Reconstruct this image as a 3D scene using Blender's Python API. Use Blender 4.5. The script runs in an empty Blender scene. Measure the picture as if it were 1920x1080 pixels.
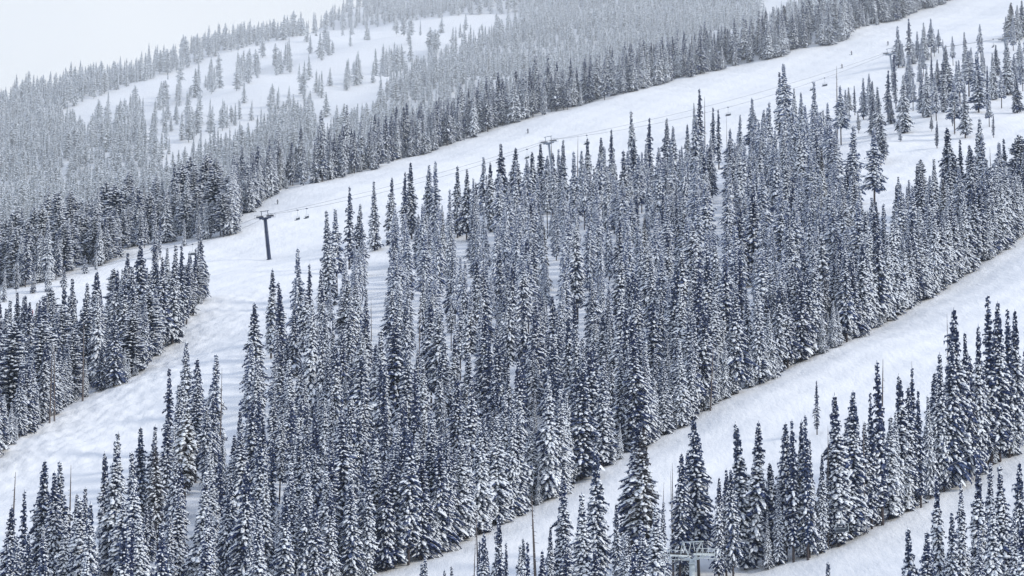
import bpy, math, random
import numpy as np
from mathutils import Vector, Matrix

rng = np.random.default_rng(7)
random.seed(7)
scene = bpy.context.scene
COL = scene.collection
F = 5444.0                     # focal length in photo pixels (1920 wide)
PITCH = math.radians(8.0)
CP, SP = math.cos(PITCH), math.sin(PITCH)

# ------------------------------------------------------------------ terrain
def waves(X, Y, comps):
    z = 0
    for a, lx, ly, ph in comps:
        z = z + a * np.sin(X * 2 * math.pi / lx + Y * 2 * math.pi / ly + ph)
    return z
NEAR_W = [(1.1, 170, 260, .3), (.7, -95, 140, 1.9), (.35, 47, 83, 4.0), (.22, -31, 52, 2.2), (.10, 13, 21, .4), (.07, -9, 15, 5.)]
FAR_W = [(5, 420, 300, 1.0), (3, -230, 190, 2.6), (1.2, 90, 120, .5)]

def h_slope(X, Y):
    Y = np.asarray(Y, float)
    return -93 + .28 * Y + .13 * X + 9e-5 * np.maximum(0, Y - 700) ** 2

def proj(p):
    p = np.asarray(p, float)
    d = p[..., 1] * CP + p[..., 2] * SP
    u = -p[..., 1] * SP + p[..., 2] * CP
    return 960 + F * p[..., 0] / d, 540 - F * u / d, d

CREST_PX = [(-500, 640), (-200, 560), (0, 497), (100, 462), (250, 425), (330, 402), (430, 378), (540, 342), (640, 314), (737, 284), (853, 248), (940, 221), (1100, 181),
            (1280, 131), (1447, 94), (1587, 46), (1717, 8), (1793, -16), (2000, -80), (2400, -150)]

def march(px, py, hf, y0=300., y1=3800., dy=3.):
    px = np.atleast_1d(np.asarray(px, float)); py = np.atleast_1d(np.asarray(py, float))
    rx = (px - 960) / F; ru = (540 - py) / F
    dy_, dz_ = CP - ru * SP, SP + ru * CP
    Ys = np.arange(y0, y1, dy)
    out = np.full(px.shape + (3,), np.nan)
    for i in range(len(px)):
        X = Ys * rx[i] / dy_[i]; Z = Ys * dz_[i] / dy_[i]
        below = np.nonzero(Z < hf(X, Ys))[0]
        if len(below) == 0: continue
        lo, hi = Ys[max(below[0] - 1, 0)], Ys[below[0]]
        for _ in range(12):
            m = .5 * (lo + hi)
            if m * dz_[i] / dy_[i] < hf(m * rx[i] / dy_[i], m): hi = m
            else: lo = m
        Yv = .5 * (lo + hi); Xv = Yv * rx[i] / dy_[i]
        out[i] = (Xv, Yv, float(hf(Xv, Yv)))
    return out

_c = march([p[0] for p in CREST_PX], [p[1] for p in CREST_PX], h_slope)
_c = _c[~np.isnan(_c[:, 0])]
_o = np.argsort(_c[:, 0]); CX, CY = _c[_o, 0], _c[_o, 1]

def crest_y(X): return np.interp(X, CX, CY)
def ridge_y(X): return np.clip(2048 + 2.05 * (X + 361), 1500, 3300)

def smax(a, b, k):
    d = np.clip(.5 + .5 * (a - b) / k, 0, 1)
    return b + (a - b) * d + k * d * (1 - d)

def bumps(X, Y):
    return .26 * np.sin(X * 1.5 + 1.6 * np.sin(Y * .31)) * np.sin(Y * .62 + 1.4 * np.sin(X * .43)) + .16 * np.sin(X * 2.6 + Y * .7 + np.sin(Y * .3)) * np.sin(Y * 1.1 - X * .6 + 1.)

MOG = None
def height(X, Y):
    X = np.asarray(X, float); Y = np.asarray(Y, float)
    yc = crest_y(X); t = np.maximum(0, Y - yc)
    near = h_slope(X, np.minimum(Y, yc)) + 9 * (1 - np.exp(-t / 30)) - .22 * t + waves(X, Y, NEAR_W) * np.clip(1 - t / 80, 0, 1)
    if MOG is not None:
        w = np.zeros(np.broadcast(X, Y).shape)
        for (mx, my, r) in MOG:
            w = np.maximum(w, np.exp(-((X - mx) ** 2 + ((Y - my) * .45) ** 2) / (r * r)))
        near = near + w * bumps(X, Y) * 1.0
    yr = ridge_y(X)
    far = 250 + .33 * (np.minimum(Y, yr) - 1500) + .1 * (X + 264) - .25 * np.maximum(0, Y - yr) + waves(X, Y, FAR_W)
    near_side = -45 - .3 * Y
    z = smax(near, near_side, 25.)
    return smax(z, far, 14.)

_m = march([20, 60, 110, 160, 210, 250, 300, 345, 400, 470, 380, 330, 120, 220], [875, 850, 820, 780, 760, 725, 685, 635, 585, 560, 610, 690, 860, 790], height)
MOG = [(p[0], p[1], 9. + 3 * (i % 3)) for i, p in enumerate(_m)]

def ground(px, py, **k): return march(px, py, height, **k)

def in_poly(x, y, poly):
    x = np.asarray(x); y = np.asarray(y); r = np.zeros(x.shape, bool); n = len(poly)
    for i in range(n):
        x1, y1 = poly[i]; x2, y2 = poly[(i + 1) % n]
        if y1 == y2: continue
        c = ((y1 > y) != (y2 > y)) & (x < (x2 - x1) * (y - y1) / (y2 - y1) + x1)
        r ^= c
    return r

# ------------------------------------------------------------------ materials
def mat(name):
    m = bpy.data.materials.new(name); m.use_nodes = True
    nt = m.node_tree; b = nt.nodes['Principled BSDF']
    return m, nt, b
def simple(name, col, rough=.6, metal=0.):
    m, nt, b = mat(name)
    n = nt.nodes.new('ShaderNodeTexNoise'); n.inputs['Scale'].default_value = 3.
    g = nt.nodes.new('ShaderNodeNewGeometry'); nt.links.new(g.outputs['Position'], n.inputs['Vector'])
    mx = nt.nodes.new('ShaderNodeMix'); mx.data_type = 'RGBA'
    mx.inputs['A'].default_value = (*[c * .8 for c in col], 1); mx.inputs['B'].default_value = (*[min(1, c * 1.15) for c in col], 1)
    nt.links.new(n.outputs['Fac'], mx.inputs['Factor']); nt.links.new(mx.outputs['Result'], b.inputs['Base Color'])
    b.inputs['Roughness'].default_value = rough; b.inputs['Metallic'].default_value = metal
    return m

def snow_ground():
    m, nt, b = mat('ground_snow')
    g = nt.nodes.new('ShaderNodeNewGeometry')
    def noise(scale, detail, stretch=(1, 1, 1), rough=.55):
        mp = nt.nodes.new('ShaderNodeMapping'); mp.inputs['Scale'].default_value = stretch
        nt.links.new(g.outputs['Position'], mp.inputs['Vector'])
        n = nt.nodes.new('ShaderNodeTexNoise'); n.inputs['Scale'].default_value = scale; n.inputs['Detail'].default_value = detail; n.inputs['Roughness'].default_value = rough
        nt.links.new(mp.outputs['Vector'], n.inputs['Vector']); return n
    n1 = noise(.06, 6, (1, .6, 1)); n2 = noise(.5, 5, (1, .35, 1))
    n3 = noise(1.1, 3, (1, .045, .5)); n3.inputs['Vector'].links[0].from_node.inputs['Rotation'].default_value = (0, 0, math.radians(-32))
    a3 = nt.nodes.new('ShaderNodeMath'); a3.operation = 'MULTIPLY_ADD'; a3.inputs[1].default_value = .10; nt.links.new(n3.outputs['Fac'], a3.inputs[0]); nt.links.new(n1.outputs['Fac'], a3.inputs[2])
    a = nt.nodes.new('ShaderNodeMath'); a.operation = 'MULTIPLY_ADD'; a.inputs[1].default_value = .22
    nt.links.new(n2.outputs['Fac'], a.inputs[0]); nt.links.new(a3.outputs[0], a.inputs[2])
    bp = nt.nodes.new('ShaderNodeBump'); bp.inputs['Strength'].default_value = .62; bp.inputs['Distance'].default_value = 1.6
    nt.links.new(a.outputs[0], bp.inputs['Height']); nt.links.new(bp.outputs['Normal'], b.inputs['Normal'])
    mx = nt.nodes.new('ShaderNodeMix'); mx.data_type = 'RGBA'
    mx.inputs['A'].default_value = (.74, .755, .77, 1); mx.inputs['B'].default_value = (.81, .815, .82, 1)
    nt.links.new(n1.outputs['Fac'], mx.inputs['Factor']); nt.links.new(mx.outputs['Result'], b.inputs['Base Color'])
    b.inputs['Roughness'].default_value = .75; b.inputs['Specular IOR Level'].default_value = .25
    return m

def needles(name, c1, c2, c3, dust):
    m, nt, b = mat(name)
    oi = nt.nodes.new('ShaderNodeObjectInfo')
    g = nt.nodes.new('ShaderNodeTexCoord')
    n = nt.nodes.new('ShaderNodeTexNoise'); n.inputs['Scale'].default_value = 1.3; n.inputs['Detail'].default_value = 3
    nt.links.new(g.outputs['Object'], n.inputs['Vector'])
    r = nt.nodes.new('ShaderNodeValToRGB'); r.color_ramp.elements[0].color = (*c1, 1); r.color_ramp.elements[1].color = (*c2, 1)
    e = r.color_ramp.elements.new(.955); e.color = (*c2, 1); r.color_ramp.elements[-1].color = (*c3, 1)
    nt.links.new(oi.outputs['Random'], r.inputs['Fac'])
    mx = nt.nodes.new('ShaderNodeMix'); mx.data_type = 'RGBA'; mx.blend_type = 'MULTIPLY'; mx.inputs['Factor'].default_value = 1
    r2 = nt.nodes.new('ShaderNodeValToRGB'); r2.color_ramp.elements[0].position = .3; r2.color_ramp.elements[1].position = .7
    r2.color_ramp.elements[0].color = (.6, .6, .6, 1); r2.color_ramp.elements[1].color = (1.25, 1.25, 1.25, 1)
    nt.links.new(n.outputs['Fac'], r2.inputs['Fac'])
    nt.links.new(r.outputs['Color'], mx.inputs['A']); nt.links.new(r2.outputs['Color'], mx.inputs['B'])
    nd = nt.nodes.new('ShaderNodeTexNoise'); nd.inputs['Scale'].default_value = 3.4; nd.inputs['Detail'].default_value = 4; nt.links.new(g.outputs['Object'], nd.inputs['Vector'])
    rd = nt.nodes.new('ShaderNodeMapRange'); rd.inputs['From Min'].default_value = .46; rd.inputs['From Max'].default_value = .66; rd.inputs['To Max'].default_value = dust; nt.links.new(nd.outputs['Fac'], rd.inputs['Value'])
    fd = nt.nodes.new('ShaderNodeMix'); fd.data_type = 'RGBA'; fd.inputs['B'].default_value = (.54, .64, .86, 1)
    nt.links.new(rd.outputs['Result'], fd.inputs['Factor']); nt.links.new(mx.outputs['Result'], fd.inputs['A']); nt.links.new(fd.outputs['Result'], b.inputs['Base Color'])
    b.inputs['Roughness'].default_value = .8; b.inputs['Specular IOR Level'].default_value = .2
    return m

M_SNOW = snow_ground()
M_TSNOW = simple('branch_snow', (.82, .86, .96), .8)  # blue of snow in shade is put into the base colour
M_NEEDLE = needles('needles', (.006, .016, .080), (.013, .030, .096), (.045, .036, .036), .30)  # navy of the shaded crowns is put into the needle colour
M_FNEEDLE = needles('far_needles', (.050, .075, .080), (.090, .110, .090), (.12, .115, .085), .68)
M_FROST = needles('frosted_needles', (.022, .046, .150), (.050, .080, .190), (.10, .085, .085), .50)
M_BARK = simple('bark', (.055, .044, .046), .9)
M_DEAD = simple('dead_wood', (.13, .11, .105), .9)
M_STEEL = simple('dark_painted_steel', (.014, .028, .075), .5)
M_STEEL_HAZED = simple('hazed_steel', (.20, .24, .31), .5)  # paler steel for the higher towers, distance haze put into the colour
M_GREY = simple('galvanised_steel', (.48, .54, .57), .5)
M_RUBBER = simple('black_rubber', (.03, .03, .035), .7)
M_SEAT = simple('chair_seat', (.05, .065, .09), .6)
M_ROPE = simple('steel_rope', (.10, .11, .13), .5)

def tag(o, label=None, cat=None, group=None, kind=None):
    if label: o['label'] = label
    if cat: o['category'] = cat
    if group: o['group'] = group
    if kind: o['kind'] = kind
    return o

# ------------------------------------------------------------------ mesh helper
class MB:
    def __init__(s): s.v = []; s.f = []; s.m = []; s.n = 0
    def add(s, v, f, m=0):
        v = np.asarray(v, float).reshape(-1, 3)
        s.v.append(v); s.f += [tuple(i + s.n for i in t) for t in f]; s.m += [m] * len(f); s.n += len(v)
    def box(s, c, size, R=None, m=0):
        x, y, z = [q / 2 for q in size]
        v = np.array([(a * x, b * y, d * z) for a in (-1, 1) for b in (-1, 1) for d in (-1, 1)])
        if R is not None: v = v @ np.array(R).T
        s.add(v + np.array(c), [(0, 1, 3, 2), (4, 6, 7, 5), (0, 4, 5, 1), (2, 3, 7, 6), (0, 2, 6, 4), (1, 5, 7, 3)], m)
    def tube(s, pts, rad, n=6, m=0):
        pts = [np.array(p, float) for p in pts]
        if np.isscalar(rad): rad = [rad] * len(pts)
        V = []; 
        for i, p in enumerate(pts):
            d = pts[min(i + 1, len(pts) - 1)] - pts[max(i - 1, 0)]; d /= np.linalg.norm(d) + 1e-9
            a = np.cross(d, (0, 0, 1.) if abs(d[2]) < .9 else (1., 0, 0)); a /= np.linalg.norm(a); b = np.cross(d, a)
            for k in range(n):
                t = 2 * math.pi * k / n; V.append(p + rad[i] * (math.cos(t) * a + math.sin(t) * b))
        fs = []
        for i in range(len(pts) - 1):
            for k in range(n):
                fs.append((i * n + k, i * n + (k + 1) % n, (i + 1) * n + (k + 1) % n, (i + 1) * n + k))
        fs.append(tuple(range(n))[::-1]); fs.append(tuple(range((len(pts) - 1) * n, len(pts) * n)))
        s.add(V, fs, m)
    def mesh(s, name, mats, smooth=True, smooth_mats=None):
        me = bpy.data.meshes.new(name)
        V = np.concatenate(s.v) if s.v else np.zeros((0, 3))
        me.from_pydata(V.tolist(), [], s.f)
        for q in mats: me.materials.append(q)
        me.polygons.foreach_set('material_index', np.array(s.m, np.int32))
        sm = np.array([smooth if smooth_mats is None else (k in smooth_mats) for k in s.m], bool)
        me.polygons.foreach_set('use_smooth', sm); me.update()
        return me
def link(name, me, parent=None, loc=None):
    o = bpy.data.objects.new(name, me); COL.objects.link(o)
    if parent is not None: o.parent = parent
    if loc is not None: o.location = loc
    return o
def empty(name, loc, rz=0.):
    o = bpy.data.objects.new(name, None); o.empty_display_size = .5; COL.objects.link(o); o.location = loc; o.rotation_euler = (0, 0, rz); return o

# ------------------------------------------------------------------ ground
def build_ground():
    ang = np.concatenate([np.linspace(-1.1, -.26, 60, endpoint=False), np.linspace(-.26, .26, 430, endpoint=False), np.linspace(.26, 1.1, 60)])
    ys = np.concatenate([np.arange(0, 300, 12), np.arange(300, 480, 2.4), np.arange(480, 860, 1.3), np.arange(860, 1300, 2.4), np.arange(1300, 3500, 9), np.arange(3500, 4400, 60)])
    Yg, Ag = np.meshgrid(ys, ang, indexing='ij')
    Xg = np.clip(Ag * (Yg + 60), -2600, 2600)
    Z = height(Xg, Yg)
    V = np.stack([Xg, Yg, Z], -1).reshape(-1, 3)
    nr, nc = Yg.shape
    i = np.arange(nr - 1)[:, None] * nc + np.arange(nc - 1)[None]
    Q = np.stack([i, i + 1, i + nc + 1, i + nc], -1).reshape(-1, 4)
    me = bpy.data.meshes.new('snow_slope')
    me.vertices.add(len(V)); me.vertices.foreach_set('co', V.ravel())
    me.loops.add(Q.size); me.loops.foreach_set('vertex_index', Q.ravel().astype(np.int32))
    me.polygons.add(len(Q)); me.polygons.foreach_set('loop_start', (np.arange(len(Q)) * 4).astype(np.int32))
    me.update(calc_edges=True); me.polygons.foreach_set('use_smooth', np.ones(len(Q), bool)); me.materials.append(M_SNOW)
    return tag(link('ground', me), 'snow covered mountainside with groomed ski runs', None, None, 'structure')
build_ground()

# ------------------------------------------------------------------ tree models
ICO_V = []
_p = (1 + 5 ** .5) / 2
for a in (-1, 1):
    for b in (-_p, _p):
        ICO_V += [(0, a, b), (a, b, 0), (b, 0, a)]
ICO_V = np.array(ICO_V) / math.hypot(1, _p)
def _hull():
    fs = []; n = 12; D = np.linalg.norm(ICO_V[:, None] - ICO_V[None], axis=-1); e = D < 1.06
    for i in range(n):
        for j in range(i + 1, n):
            for k in range(j + 1, n):
                if e[i, j] and e[j, k] and e[i, k]:
                    nrm = np.cross(ICO_V[j] - ICO_V[i], ICO_V[k] - ICO_V[i])
                    fs.append((i, j, k) if nrm @ ICO_V[i] > 0 else (i, k, j))
    return fs
ICO_F = _hull()

def tree_model(name, seed, H=18., R=1.8, base=.08, gap=.28, nb=10, droop=.58, snow=.9, pad=1., prof='spire', top_bare=0., needle=None, snowm=None, irr=.36):
    r = np.random.default_rng(seed)
    mb = MB()
    sect = r.uniform(1 - irr, 1 + irr, 9)
    z = base * H + r.uniform(0, .3)
    ph = r.uniform(0, 6.28, 4)
    while z < H - .25:
        u = (z - base * H) / (H - base * H); w = 1 - u
        if prof == 'spire': rad = R * min(1., (w / .80)) ** 1.0 * (.82 + .18 * min(1, u / .12))
        elif prof == 'column': rad = R * min(1., w / .58) ** .95 * (.75 + .25 * min(1, u / .15))
        elif prof == 'pine': rad = R * (max(0, 1 - (abs(u - .30) / .71) ** 1.7)) ** .8
        else: rad = R * (w ** .9)
        rad *= 1 + .16 * math.sin(z * 1.1 + ph[0]) + .10 * math.sin(z * 2.7 + ph[1])
        rad = max(rad, .16)
        n = max(3, int(round(nb * (.55 + .45 * min(1, rad / R * 1.4)))))
        a0 = r.uniform(0, 6.28)
        for k in range(n):
            az = a0 + 6.283 * k / n + r.normal(0, .22)
            L = rad * sect[int(az / 6.2832 * 9) % 9] * r.uniform(.55, 1.25)
            if r.random() < .09 * (prof != 'cone'): continue
            if r.random() < .14: L *= r.uniform(1.1, 1.4) if L < 1.7 else 1.08
            zz = z + r.uniform(-.5, .5) * gap
            ca, sa = math.cos(az), math.sin(az)
            d = np.array([ca, sa, 0]); s_ = np.array([-sa, ca, 0]); up = np.array([0, 0, 1.])
            dr = droop * r.uniform(.7, 1.25) * (1 if prof != 'pine' else .55) * (.55 + .45 * min(1, 1.6 * w))
            up0 = .18 if prof != 'pine' else .3
            def P(t): return d * (L * (t - .12 * t * t)) + up * (zz + L * (up0 * t - dr * t * t))
            W = .10 + .115 * L
            tt = (0., .4, .75, 1.02); ww = (.25 * W, W, .85 * W, .12 * W)
            V = []
            for t, wd in zip(tt, ww):
                p = P(t); jl, jr = r.uniform(.75, 1.25, 2); hl, hr = r.uniform(.35, 1.1, 2)
                V += [p + up * .02, p + s_ * wd * jl - up * wd * hl, p - s_ * wd * jr - up * wd * hr]
            fs = []
            for i in range(3):
                o = 3 * i
                fs += [(o, o + 1, o + 4, o + 3), (o, o + 3, o + 5, o + 2)]
            # hanging twigs along the branch
            o = len(V)
            for q in range(4):
                t = r.uniform(.3, 1.); p = P(t); wd = W * r.uniform(-1, 1) * .8; b_ = p + s_ * wd
                hang = r.uniform(.22, .52) * (.6 + .4 * min(1, L)); e = r.uniform(.08, .17)
                V += [b_ - d * e, b_ + d * e, b_ + d * r.uniform(-.1, .2) - up * hang + s_ * r.uniform(-.1, .1)]
                fs.append((o, o + 1, o + 2)); o += 3
            mb.add(V, fs, 0)
            # snow loads
            ps = snow * (1 if u < 1 - top_bare else .45)
            if r.random() < ps:                                     # a lumpy sheet of snow lying on the branch
                V2 = []; cov = r.uniform(.62, .95)
                for t, wd in zip((r.uniform(.1, .35), .5, .8, r.uniform(.93, 1.08)), (.3 * W, .95 * W, .85 * W, .3 * W)):
                    p = P(t); th = r.uniform(.05, .12) * pad
                    jl, jr = r.uniform(.6, 1.1, 2) * cov
                    V2 += [p + up * th + s_ * r.uniform(-.05, .05), p + s_ * wd * jl - up * wd * jl * r.uniform(.3, .75) + up * .04, p - s_ * wd * jr - up * wd * jr * r.uniform(.3, .75) + up * .04]
                fs2 = []
                for i in range(3):
                    o = 3 * i
                    fs2 += [(o, o + 1, o + 4, o + 3), (o, o + 3, o + 5, o + 2)]
                fs2 += [(9, 10, 11)]
                mb.add(V2, fs2, 1)
            npad = (3 if L > 1.1 else 2 if L > .6 else 1)
            for q in range(npad):
                if r.random() > ps * .85: continue
                t = r.uniform(.72, 1.02) if q == 0 else r.uniform(.25, .8)
                tl = np.array([*(d[:2]), up0 - 2 * dr * t]); tl /= np.linalg.norm(tl)
                nn = np.cross(s_, tl); nn = nn if nn[2] > 0 else -nn
                a = pad * r.uniform(.11, .31) * (.4 + .6 * min(1.2, L)); b = pad * r.uniform(.09, .24) * (.5 + .5 * min(1.2, L)); c = pad * r.uniform(.06, .14)
                vv = ICO_V * r.uniform(.72, 1.22, (12, 1)) * np.array([a, b, c])
                cen = P(t) + nn * c * .55 + s_ * r.uniform(-.3, .3) * W
                mb.add(cen + vv[:, :1] * tl + vv[:, 1:2] * s_ + vv[:, 2:] * nn, ICO_F, 1)
        z += gap * r.uniform(.75, 1.25) * (.72 + .28 * min(1, w * 2.2))
    # leader tip
    mb.tube([(0, 0, H - 1.2), (0, 0, H)], [.07, .015], 4, 0)
    # dark inner foliage near the stem
    z = base * H + .3
    while z < H * .9:
        rr = R * .30 * min(1, 1.6 * (1 - z / H))
        for k in range(3):
            az = r.uniform(0, 6.28); c = np.array([math.cos(az), math.sin(az), 0]); s_ = np.array([-c[1], c[0], 0])
            b_ = c * rr * r.uniform(.3, 1)
            mb.add([b_ + s_ * .35 + (0, 0, z), b_ - s_ * .35 + (0, 0, z - .1), b_ * 1.3 + (0, 0, z - r.uniform(.5, .9))], [(0, 1, 2)], 0)
        z += .45
    crown = mb.mesh(name + '_crown', [needle or M_NEEDLE, snowm or M_TSNOW], smooth_mats={1})
    tb = MB(); tr = .0085 * H
    tb.tube([(0, 0, -1.2), (0, 0, 0), (0, 0, H * .35), (0, 0, H * .75), (0, 0, H - .8)], [tr * 1.25, tr * 1.1, tr * .85, tr * .42, .03], 7)
    trunk = tb.mesh(name + '_trunk', [M_BARK])
    return dict(name=name, crown=crown, trunk=trunk, H=H, R=R)

def snag_model(name, seed, H=15., bare=True):
    r = np.random.default_rng(seed); tb = MB(); mb = MB()
    lean = r.normal(0, .25, 2)
    pts = [(lean[0] * t, lean[1] * t, H * t) for t in (-.06, 0, .3, .6, .85, 1)]
    tb.tube(pts, [.19, .17, .14, .10, .06, .02], 7)
    z = H * .12
    while z < H * .97:
        az = r.uniform(0, 6.28); L = r.uniform(.35, 1.1) * (1.15 - z / H) * (1 if bare else 1.2)
        c = np.array([math.cos(az), math.sin(az), 0]); p0 = np.array([lean[0] * z / H, lean[1] * z / H, z]); p1 = p0 + c * L * .6 + (0, 0, -.12 * L); p2 = p0 + c * L + (0, 0, -.35 * L)
        mb.tube([p0, p1, p2], [.032, .024, .008], 4, 0)
        if r.random() < .45:
            vv = ICO_V * r.uniform(.7, 1.2, (12, 1)) * np.array([L * .3, .06, .05]); s_ = np.array([-c[1], c[0], 0])
            mb.add(p1 + (0, 0, .05) + vv[:, :1] * c + vv[:, 1:2] * s_ + vv[:, 2:] * np.array([0, 0, 1.]), ICO_F, 1)
        z += r.uniform(.22, .5)
    return dict(name=name, crown=mb.mesh(name + '_branches', [M_DEAD, M_TSNOW]), trunk=tb.mesh(name + '_trunk', [M_DEAD]), H=H, R=.9)

KIND = {}
for i in range(5): KIND['spire%d' % i] = tree_model('spire_spruce', 10 + i, 18, 1.45 + .12 * i, [.03, .07, .02, .12, .05][i], prof='spire', snow=[.95, .8, .9, .6, .45][i])
for i in range(3): KIND['column%d' % i] = tree_model('column_spruce', 30 + i, 18, 1.25 + .12 * i, [.03, .08, .16][i], prof='column', snow=[.9, .75, .55][i], top_bare=.25)
for i in range(2): KIND['broad%d' % i] = tree_model('broad_fir', 40 + i, 18, 1.65 + .15 * i, .04, nb=13, prof='spire', snow=.97, pad=1.1)
for i in range(2): KIND['thin%d' % i] = tree_model('thin_spruce', 50 + i, 18, .85 + .1 * i, .12, gap=.42, nb=6, prof='column', snow=.6, top_bare=.5, irr=.4)
for i in range(3): KIND['pine%d' % i] = tree_model('broad_pine', 60 + i, 17, 1.95 + .2 * i, [.16, .24, .10][i], gap=.34, nb=10, prof='pine', snow=.93, pad=1.05, irr=.35)
for i in range(3): KIND['lodge%d' % i] = tree_model('tall_spruce', 75 + i, 18, 1.3 + .15 * i, [.28, .36, .45][i], prof='column', snow=[.85, .7, .9][i], irr=.45)
KIND['young0'] = tree_model('young_fir', 70, 6, 1.25, .02, gap=.28, nb=7, prof='cone', snow=.9, pad=.85)
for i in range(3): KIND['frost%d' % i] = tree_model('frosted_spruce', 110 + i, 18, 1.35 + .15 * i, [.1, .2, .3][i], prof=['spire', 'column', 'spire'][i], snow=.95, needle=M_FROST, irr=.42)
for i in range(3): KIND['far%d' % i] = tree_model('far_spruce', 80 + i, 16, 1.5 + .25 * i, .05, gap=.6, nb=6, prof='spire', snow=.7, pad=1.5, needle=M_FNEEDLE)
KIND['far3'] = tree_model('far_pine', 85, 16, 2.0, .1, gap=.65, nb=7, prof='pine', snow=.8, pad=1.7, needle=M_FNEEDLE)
for i in range(3): KIND['snag%d' % i] = snag_model('dead_spruce', 90 + i, 15)

# ------------------------------------------------------------------ where trees stand (photo pixels of their feet, carried onto the slope)
LOWER_RUN_UP = [(520, 1165), (640, 1112), (727, 1071), (807, 1048), (853, 1018), (907, 1001), (973, 964), (1037, 934), (1073, 910), (1133, 877), (1173, 857), (1220, 833), (1280, 800), (1313, 780), (1347, 754), (1430, 720),
                (1493, 684), (1570, 651), (1633, 621), (1677, 594), (1753, 553), (1800, 521), (1827, 504), (1853, 490), (1900, 451), (1925, 436), (2120, 330)]
P_MIDDLE = [(-260, 1330), (-260, 1190), (75, 1112), (210, 1042), (318, 897), (345, 850), (400, 872), (455, 850), (470, 810), (500, 675), (555, 640), (600, 595), (650, 520), (730, 468), (860, 443), (940, 403), (1040, 383),
            (1185, 343), (1260, 332), (1320, 318), (1400, 305), (1460, 262), (1540, 275), (1590, 330), (1605, 420), (1650, 452), (1720, 432), (1820, 397), (1900, 377), (2120, 310)] + LOWER_RUN_UP[::-1] + [(620, 1120), (420, 1230), (250, 1330)]
P_FRONT = [(840, 1330), (860, 1230), (1000, 1160), (1110, 1095), (1200, 1050), (1300, 1035), (1400, 1022), (1500, 1008), (1600, 968), (1700, 908), (1800, 845), (1920, 790), (2100, 700), (2100, 780), (1920, 849), (1890, 862), (1830, 889), (1780, 919),
           (1730, 937), (1693, 966), (1647, 986), (1603, 1012), (1557, 1029), (1480, 1056), (1437, 1072), (1300, 1150), (1180, 1330)]
P_CORNER = [(1690, 1330), (1730, 1150), (1800, 1125), (1930, 1085), (2100, 1010), (2100, 1330)]
BAND_LOW = [(430, 446), (440, 411), (467, 401), (480, 386), (530, 356), (640, 336), (700, 319), (737, 303), (807, 288), (853, 267), (883, 260), (940, 238), (1040, 213), (1100, 197), (1167, 180), (1207, 167), (1280, 149), (1350, 133), (1390, 125), (1447, 113), (1510, 90),
            (1580, 82), (1587, 62), (1613, 55), (1680, 41), (1717, 26), (1793, 0), (1900, -40), (2100, -110)]
P_BAND = [(-300, 640), (-100, 575), (0, 540), (43, 543), (103, 527), (153, 498), (190, 500), (217, 482), (247, 470), (330, 455), (400, 449)] + BAND_LOW + [(2100, -300), (-300, 100)]
P_ISLAND = [(-260, 780), (-100, 700), (0, 668), (100, 668), (200, 635), (270, 590), (330, 575), (378, 548), (378, 562), (340, 606), (300, 656), (270, 694), (230, 721), (150, 749), (60, 806), (0, 852), (-260, 990)]
GAPS = [[(683, 470), (735, 470), (735, 600), (722, 770), (688, 770)], [(1336, 330), (1364, 330), (1364, 585), (1336, 585)], [(852, 440), (880, 440), (885, 600), (850, 600)], [(1032, 500), (1052, 500), (1052, 690), (1032, 690)],
        [(908, 400), (935, 400), (935, 520), (908, 520)], [(1560, 250), (1625, 250), (1625, 460), (1575, 420)], [(770, 560), (790, 560), (790, 720), (770, 720)]]

trees = []     # dicts: x, y, z, H (m), kind, w (width factor), zone
def add_tree(p, H, kind, w=1., zone='', hero=False):
    trees.append(dict(p=np.array(p), H=H, kind=kind, w=w, zone=zone, hero=hero, rz=rng.uniform(0, 6.28)))

def heroes(zone, rows, kinds=('spire', 'column')):
    rows = [tuple(r) + (None,) * (5 - len(r)) for r in rows]
    g = ground([r[0] for r in rows], [r[2] for r in rows])
    fr = dict(upper_right=.5, lift_edge=.4).get(zone, 0)
    for r, p in zip(rows, g):
        if np.isnan(p[0]): continue
        _, _, d = proj(p)
        H = (r[2] - r[1]) / F * d / CP
        k = r[3] or kinds[int(rng.integers(len(kinds)))]
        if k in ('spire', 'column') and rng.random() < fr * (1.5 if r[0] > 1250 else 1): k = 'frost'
        n = len([q for q in KIND if q.rstrip('0123456789') == k])
        add_tree(p, H, k + str(int(rng.integers(n))), (r[4] or 1.) * dict(upper_right=1.4, lift_edge=1.2, island=1.2, near_left=1.15).get(zone, 1.), zone, True)

heroes('lift_edge', [(508, 503, 672), (560, 463, 640), (580, 493, 655, 'thin'), (617, 393, 575), (632, 388, 560), (528, 537, 695), (480, 567, 775), (467, 637, 835), (348, 640, 850), (318, 690, 905, 'thin'), (365, 672, 880), (402, 665, 885), (332, 720, 930),
    (655, 347, 505, 'thin'), (672, 380, 520), (702, 338, 470), (733, 330, 460), (758, 320, 455, 'thin'), (772, 302, 448), (803, 307, 446), (815, 300, 448), (858, 308, 446), (875, 315, 452), (892, 340, 450), (908, 293, 425), (920, 302, 435), (943, 267, 410), (968, 275, 402), (987, 297, 412),
    (998, 283, 405), (1015, 267, 395), (1057, 260, 390), (1036, 284, 402), (1027, 290, 400), (1047, 278, 398), (1103, 257, 385), (1127, 255, 380), (1147, 240, 375, 'thin'), (1187, 205, 365, 'broad', .8), (1217, 218, 360, 'thin'), (1252, 220, 350), (1290, 230, 340), (1302, 192, 255, 'spire', .8),
    (1313, 163, 310, 'thin'), (1337, 200, 315, 'thin'), (1348, 203, 318, 'thin'), (1387, 213, 310), (1415, 181, 305), (1463, 133, 275, 'thin'), (1475, 115, 275), (1490, 163, 280, 'broad', .8), (1528, 150, 278), (1577, 158, 272), (1553, 190, 290), (1505, 170, 285), (1440, 200, 300)])
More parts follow.
